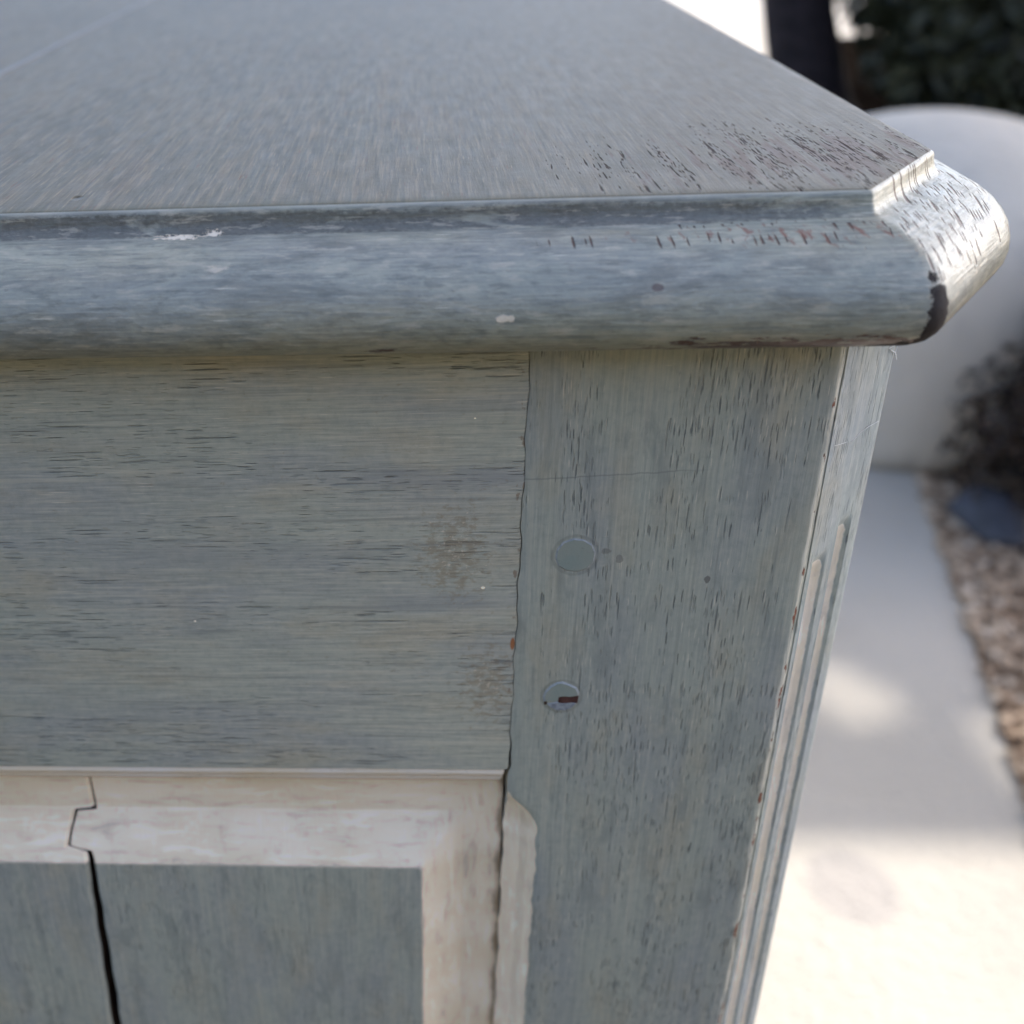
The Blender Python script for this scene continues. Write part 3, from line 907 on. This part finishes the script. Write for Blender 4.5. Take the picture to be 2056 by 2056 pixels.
def panel_board(left):
    zs = set()
    z = -0.0036
    while z > -0.125:
        zs.add(round(z, 5)); z -= 0.0012 if z > -0.045 else 0.004
    for q in (PL if left else PR):
        if -0.125 < q[1] < -0.0036: zs.add(round(q[1], 5))
    for q in (-.0219, -.0221, -.0368, -.0378, -.0388, -.0372): zs.add(q)
    for q in (-0.2, -0.35, ZB+0.0350, ZB+0.0338, ZB+0.018, ZB): zs.add(q)
    zs = sorted(zs, reverse=True)
    if left:
        rel = [XPL, XPL+0.0105, XPL+0.0107, XPL+0.0224, XPL+0.0234, -0.25, -0.20, -0.16]
    else:
        rel = [-0.09, -0.06, -0.035, XPR-0.0234, XPR-0.0224, XPR-0.0214, XPR-0.0165, XPR-0.0107, XPR-0.0105, XPR-0.006, XPR-0.0022, XPR-0.0008, XPR]
    V, U, F, CR, GR = [], [], [], [], []
    for z in zs:
        e = lerp_poly(PL if left else PR, z)
        xs = [(e, 0.016)] + [(e, None), (e + (-.0011 if left else .0007), None), (e + (-.004 if left else .004), None), (e + (-.012 if left else .012), None)]
        xs += [(x, None) for x in (reversed(rel) if left else rel)]
        xs.append((XPL if left else XPR, 0.016))
        for i, (x, y) in enumerate(xs):
            yy, st = ph(x, z, XPR, XPL)
            if i == 1: yy += 0.0009 if left else 0.0005
            dz = -0.0380 - z                    # >0 inside the field
            dx = (XPR-0.0224) - x
            dl = x - (XPL+0.0224)
            dd = min(dz, dx, dl, z-(ZB+0.034))
            cr = 0.5 - dd/0.0024
            if y is not None:
                cr = 0.0 if i == 0 else 1.0
            V.append((x, yy if y is None else y, z)); U.append((z, x)); CR.append(min(max(cr, 0), 1))
            g = max(0.0, 1 - abs(x-XPR)/0.0036)*(0.6+0.4*math.sin(z*190)**2) if z < -0.004 else 0
            g = max(g, 1 - (-0.0040-z)/0.005 if z > -0.009 else 0)
            GR.append(min(max(g, 0), 1))
    n = len(xs)
    for i in range(len(zs)-1):
        for j in range(n-1):
            F.append((i*n+j, i*n+j+1, (i+1)*n+j+1, (i+1)*n+j))
    me = mesh("panel_board", V, F, U, {"cream": CR, "grime": GR})
    bm = bmesh.new(); bm.from_mesh(me)
    bmesh.ops.recalc_face_normals(bm, faces=bm.faces)
    if sum(f.normal.y*f.calc_area() for f in bm.faces) > 0:
        bmesh.ops.reverse_faces(bm, faces=bm.faces)
    bm.to_mesh(me); bm.free()
    # split faces along the crack show bare wood
    for p in me.polygons:
        if all(abs(me.vertices[v].co.x - V[(v//n)*n][0]) < 1e-7 for v in p.vertices):
            p.material_index = 1
    return link("panel_board", me, [M_PANEL, M_BARE], SB, 25)
panel_board(True)
panel_board(False)
# carcass behind and the rest of the cabinet
box("backing_board", (-0.35, 0.0235, GZ+0.10), (0.03, 0.034, 0.112), M_BARE, SB)
box("rail", (-0.3449, 0.0, GZ+0.10), (0.0, 0.022, ZB+0.0038-0.001), M_RAIL, SB, 0.001)
box("side_panel", (0.060, 0.0605, GZ+0.10), (0.0822, YB-0.07, 0.1185), M_STILE, SB, 0.001, (2, 1))
box("side_panel", (XL+0.040, 0.0605, GZ+0.10), (XL+0.062, YB-0.07, 0.1185), M_STILE, SB, 0.001, (2, 1))
for x in (0.018, XL+0.105):
    box("corner_post", (x-0.065, YB-0.0695, GZ), (x+0.065, YB-0.012, 0.1185), M_STILE, SB, 0.002, (2, 0))

# ------------------------------------------------------------------ pale round pot behind the corner
def lathe(name, prof, n, centre, mat, parent=None, smooth=60):
    V, F = [], []
    for r, z in prof:
        for k in range(n):
            a = 2*math.pi*k/n
            V.append((centre[0]+r*math.cos(a), centre[1]+r*math.sin(a), centre[2]+z))
    for i in range(len(prof)-1):
        for k in range(n):
            F.append((i*n+k, i*n+(k+1) % n, (i+1)*n+(k+1) % n, (i+1)*n+k))
    F.append(tuple(range(n))); F.append(tuple(range((len(prof)-1)*n, len(prof)*n)))
    me = mesh(name, V, F)
    fix_normals(me)
    return link(name, me, mat, parent, smooth)
def pot_mat():
    T = NT("pale_weathered_stone")
    ob = T.obj()
    x, y, z = T.xyz(ob)
    a = T.noise(T.scl(ob, 6), 1.0, 5.0, 0.6)
    b = T.noise(T.scl(ob, (22, 22, 5)), 1.0, 4.0, 0.6)
    c = T.mix(T.ss(a, 0.35, 0.65), (0.68, 0.60, 0.49), (0.73, 0.645, 0.53))
    c = T.mix(T.ss(b, 0.52, 0.72)*0.4, c, (0.50, 0.455, 0.39))
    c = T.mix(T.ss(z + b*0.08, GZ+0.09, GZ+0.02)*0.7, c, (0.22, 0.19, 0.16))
    return T.out(c, 0.8, T.bump(T.noise(T.scl(ob, 60), 1.0, 5.0), 0.004), 0.25)
M_POT = pot_mat()
pc0 = (0.900, 1.915, GZ)
ctl = [(0.300, 0.0), (0.312, 0.02), (0.318, 0.12), (0.320, 0.24), (0.316, 0.34), (0.300, 0.405), (0.262, 0.458), (0.205, 0.499), (0.140, 0.525), (0.075, 0.539), (0.025, 0.543), (0.003, 0.5435)]
prof = []
for k in range(len(ctl)-1):
    p0, p1, p2, p3 = ctl[max(k-1, 0)], ctl[k], ctl[k+1], ctl[min(k+2, len(ctl)-1)]
    for q in range(4):
        t = q/4
        prof.append(tuple(0.5*(2*b + (c-a)*t + (2*a-5*b+4*c-d)*t*t + (3*b-a-3*c+d)*t**3) for a, b, c, d in zip(p0, p1, p2, p3)))
prof.append(ctl[-1])
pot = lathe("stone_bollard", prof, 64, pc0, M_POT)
tag(pot, "pale domed stone bollard standing at the end of the path behind the sideboard's corner", "bollard")

# ------------------------------------------------------------------ planting
def tube(V, F, pts, n=8):
    base = len(V)
    for i, (p, r) in enumerate(pts):
        p = Vector(p)
        a = Vector(pts[min(i+1, len(pts)-1)][0]) - Vector(pts[max(i-1, 0)][0])
        a.normalize()
        s = a.cross(Vector((0.3, 1, 0.1))).normalized(); t = a.cross(s)
        for k in range(n):
            an = 2*math.pi*k/n
            V.append(p + (s*math.cos(an)+t*math.sin(an))*r)
    for i in range(len(pts)-1):
        for k in range(n):
            F.append((base+i*n+k, base+i*n+(k+1) % n, base+(i+1)*n+(k+1) % n, base+(i+1)*n+k))
def leaf_mat(name, c1, c2):
    T = NT(name)
    ob = T.obj()
    n = T.noise(T.scl(ob, 9), 1.0, 3.0)
    i = T.noise(T.scl(ob, 60), 1.0, 1.0)
    return T.out(T.mix(T.ss(n*0.5+i*0.5, 0.36, 0.62), c1, c2), 0.5, None, 0.35)
M_LEAF = leaf_mat("dark_foliage", (0.012, 0.013, 0.006), (0.055, 0.052, 0.022))
M_LEAFY = leaf_mat("brown_foliage", (0.014, 0.009, 0.007), (0.060, 0.036, 0.022))
M_BARK = plain("dark_bark", (0.035, 0.026, 0.026), 0.9, (0.016, 0.012, 0.012), 20, 0.01, 0.15)
def leaves(rng, n, sampler, size):
    V, F = [], []
    for _ in range(n):
        c = sampler(rng)
        if c is None: continue
        d = Vector((rng.gauss(0, 1), rng.gauss(0, 1), rng.gauss(0, 1))).normalized()
        e = d.orthogonal().normalized()
        e.rotate(Matrix.Rotation(rng.random()*6.28, 3, d))
        g = d.cross(e)
        L = size*(0.6+0.8*rng.random()); W = L*0.45
        b = len(V)
        V += [c-e*L*0.5, c+g*W*0.5, c+e*L*0.5+d*L*0.1, c-g*W*0.5]
        F.append((b, b+1, b+2)); F.append((b, b+2, b+3))
    return V, F
def blobs_sampler(bl, hollow=0.35):
    tot = sum(b[3]**2 for b in bl)
    def f(rng):
        k = rng.random()*tot
        for x, y, z, r in bl:
            k -= r*r
            if k <= 0: break
        d = Vector((rng.gauss(0, 1), rng.gauss(0, 1), rng.gauss(0, 1))).normalized()
        p = Vector((x, y, z)) + d*r*(hollow + (1-hollow)*rng.random()**0.5)
        return p if p.z > GZ+0.01 else Vector((p.x, p.y, GZ+0.01+0.03*rng.random()))
    return f
def shrub(name, x, y, h, r, seed, nleaf, size, mat, label, group=None):
    rng = random.Random(seed)
    e = empty(name, (x, y, GZ), label, "shrub", group)
    bl = []
    for _ in range(9):
        a = rng.random()*6.28; q = rng.random()
        bl.append((x+math.cos(a)*r*0.62*q, y+math.sin(a)*r*0.62*q, GZ+h*(0.22+0.56*rng.random()), r*(0.38+0.25*rng.random())))
    V, F = leaves(rng, nleaf, blobs_sampler(bl), size)
    link("foliage", mesh("foliage", V, F), mat, e)
    V, F = [], []
    for _ in range(7):
        a = rng.random()*6.28
        tube(V, F, [((x+math.cos(a)*0.04, y+math.sin(a)*0.04, GZ), 0.014), ((x+math.cos(a)*r*0.3, y+math.sin(a)*r*0.3, GZ+h*0.4), 0.009), ((x+math.cos(a)*r*0.6, y+math.sin(a)*r*0.6, GZ+h*0.8), 0.004)], 6)
    link("stem", mesh("stem", V, F), M_BARK, e, 60)
    return e
shr = "dark shrubs beyond the pale bollard"
shrub("shrub", 2.07, 4.25, 1.25, 0.60, 11, 9000, 0.085, M_LEAF, "dark green shrub beyond the pale bollard, nearest to the leaning trunk", shr)
shrub("shrub", 2.95, 4.45, 1.35, 0.72, 12, 9000, 0.085, M_LEAF, "dark olive shrub in the top right corner, beyond the pale bollard", shr)
shrub("shrub", 3.90, 4.50, 1.30, 0.70, 13, 6000, 0.085, M_LEAF, "dark shrub furthest right in the row beyond the pale bollard", shr)
shrub("shrub", 1.13, 1.52, 0.38, 0.33, 14, 9000, 0.026, M_LEAFY, "low dark brown shrub in the bed in front of the pale bollard")

# unseen board screen, added behind the camera to cut low sky light
M_BLOCKER = plain("dark_blocker_boards", (0.12, 0.108, 0.082), 0.8, (0.09, 0.08, 0.062), 6, 0.002, 0.2)
sky_blocker = empty("sky_blocker", (0.0, -2.95, GZ), "dark board screen added out of view in front of the sideboard to block low sky light", "sky_blocker")
for k in range(12):
    z0 = GZ+0.03+k*0.204
    box("board", (-8.0, -2.90, z0), (8.0, -2.875, z0+0.198), M_BLOCKER, sky_blocker, 0.003)
for k in range(9):
    box("post", (-7.9+k*1.975-0.05, -3.005, GZ), (-7.9+k*1.975+0.05, -2.902, GZ+2.5), M_BLOCKER, sky_blocker, 0.004)

# leaning tree
tr = empty("tree", (1.50, 4.35, GZ), "dark leaning tree trunk beside the sunlit gap behind the tabletop", "tree")
V, F = [], []
tube(V, F, [((1.50, 4.35, GZ), 0.165), ((1.46, 4.36, GZ+0.12), 0.135), ((1.37, 4.38, GZ+0.45), 0.120), ((1.24, 4.42, GZ+1.0), 0.10), ((1.15, 4.5, GZ+1.7), 0.085), ((1.18, 4.6, GZ+2.2), 0.06)], 14)
link("trunk", mesh("trunk", V, F), M_BARK, tr, 60)

# dark stone at the corner of the bed
bm = bmesh.new()
bmesh.ops.create_icosphere(bm, subdivisions=3, radius=1.0)
rs = random.Random(4)
for v in bm.verts:
    k = 1 + 0.10*math.sin(v.co.x*3+1)+0.08*math.sin(v.co.y*4+v.co.z*3)
    v.co = Vector((0.885+v.co.x*0.055*k, 1.43+v.co.y*0.075*k, GZ+0.018+max(v.co.z, -0.4)*0.036*k))
me = bpy.data.meshes.new("stone"); bm.to_mesh(me); bm.free()
tag(link("stone", me, plain("slate_stone", (0.075, 0.078, 0.095), 0.7, (0.045, 0.046, 0.055), 30, 0.004), None, 60), "dark bluish stone at the edge of the bed beside the pale bollard", "stone")

# pebbles and bark chips in the bed
def chips():
    rng = random.Random(5)
    V, F = [], []
    edge = [(0.40, -0.40), (0.535, 0.25), (0.658, 0.775), (0.755, 1.20), (0.842, 1.60), (0.86, 2.0)]
    def ex(y):
        for (x0, y0), (x1, y1) in zip(edge, edge[1:]):
            if y0 <= y <= y1: return x0+(x1-x0)*(y-y0)/(y1-y0)
        return 0.9
    phi = (1+5**0.5)/2
    ico = [(-1, phi, 0), (1, phi, 0), (-1, -phi, 0), (1, -phi, 0), (0, -1, phi), (0, 1, phi), (0, -1, -phi), (0, 1, -phi), (phi, 0, -1), (phi, 0, 1), (-phi, 0, -1), (-phi, 0, 1)]
    icf = [(0, 11, 5), (0, 5, 1), (0, 1, 7), (0, 7, 10), (0, 10, 11), (1, 5, 9), (5, 11, 4), (11, 10, 2), (10, 7, 6), (7, 1, 8), (3, 9, 4), (3, 4, 2), (3, 2, 6), (3, 6, 8), (3, 8, 9), (4, 9, 5), (2, 4, 11), (6, 2, 10), (8, 6, 7), (9, 8, 1)]
    for _ in range(13000):
        y = -0.1 + rng.random()*2.3
        x = ex(y) + (rng.random()**1.4)*1.1 + rng.gauss(0, 0.002)
        s = 0.003+0.006*rng.random()
        q = Matrix.Rotation(rng.random()*6.28, 3, 'Z') @ Matrix.Rotation(rng.gauss(0, .4), 3, 'X')
        sc = (s*(0.8+rng.random()*0.8), s*(0.6+rng.random()*0.5), s*(0.35+rng.random()*0.4))
        b = len(V)
        for v in ico:
            p = q @ Vector((v[0]*sc[0]*0.53, v[1]*sc[1]*0.53, v[2]*sc[2]*0.53))
            V.append((x+p.x, y+p.y, GZ+0.004+p.z+sc[2]*0.4))
        F += [tuple(b+i for i in f) for f in icf]
    return mesh("gravel", V, F)
def gravel_mat():
    T = NT("mixed_gravel")
    ob = T.obj()
    _, c = T.vor(T.scl(ob, 55))
    r, g, b = T.xyz(c)
    col = T.mix(T.ss(r, 0.2, 0.7), (0.27, 0.18, 0.115), (0.52, 0.38, 0.26))
    col = T.mix(T.ss(g, 0.72, 0.85), col, (0.68, 0.55, 0.42))
    return T.out(col, 0.85, None, 0.2)
tag(link("gravel", chips(), gravel_mat()), kind='stuff')

# wisps of cobweb caught on the cut corner of the post
web = empty("cobweb", (0.0745, 0.0085, 0.0897), "wisp of white cobweb thread on the post's cut corner under the overhanging top", "cobweb")
M_WEB = plain("white_thread", (0.80, 0.79, 0.77), 0.6, (0.70, 0.69, 0.67), 400, 0.0)
for pts, r in ((((0.06773, 0.00183, 0.09143), (0.07005, 0.00415, 0.09076), (0.07190, 0.00600, 0.09030)), 0.00007),
               (((0.07306, 0.00716, 0.08939), (0.07442, 0.00852, 0.08971), (0.07611, 0.01021, 0.0906), (0.07884, 0.01294, 0.09077), (0.08222, 0.01632, 0.09053)), 0.00007),
               (((0.08098, 0.01508, 0.10829), (0.08289, 0.01699, 0.10681), (0.08401, 0.01811, 0.10469)), 0.00016),
               (((0.08035, 0.01445, 0.10878), (0.08332, 0.01742, 0.10874), (0.08298, 0.01708, 0.10595)), 0.00012)):
    V, F = [], []
    tube(V, F, [(q, r*(0.6+0.4*(i % 2))) for i, q in enumerate(pts)], 5)
    link("strand", mesh("strand", V, F), M_WEB, web, 80)
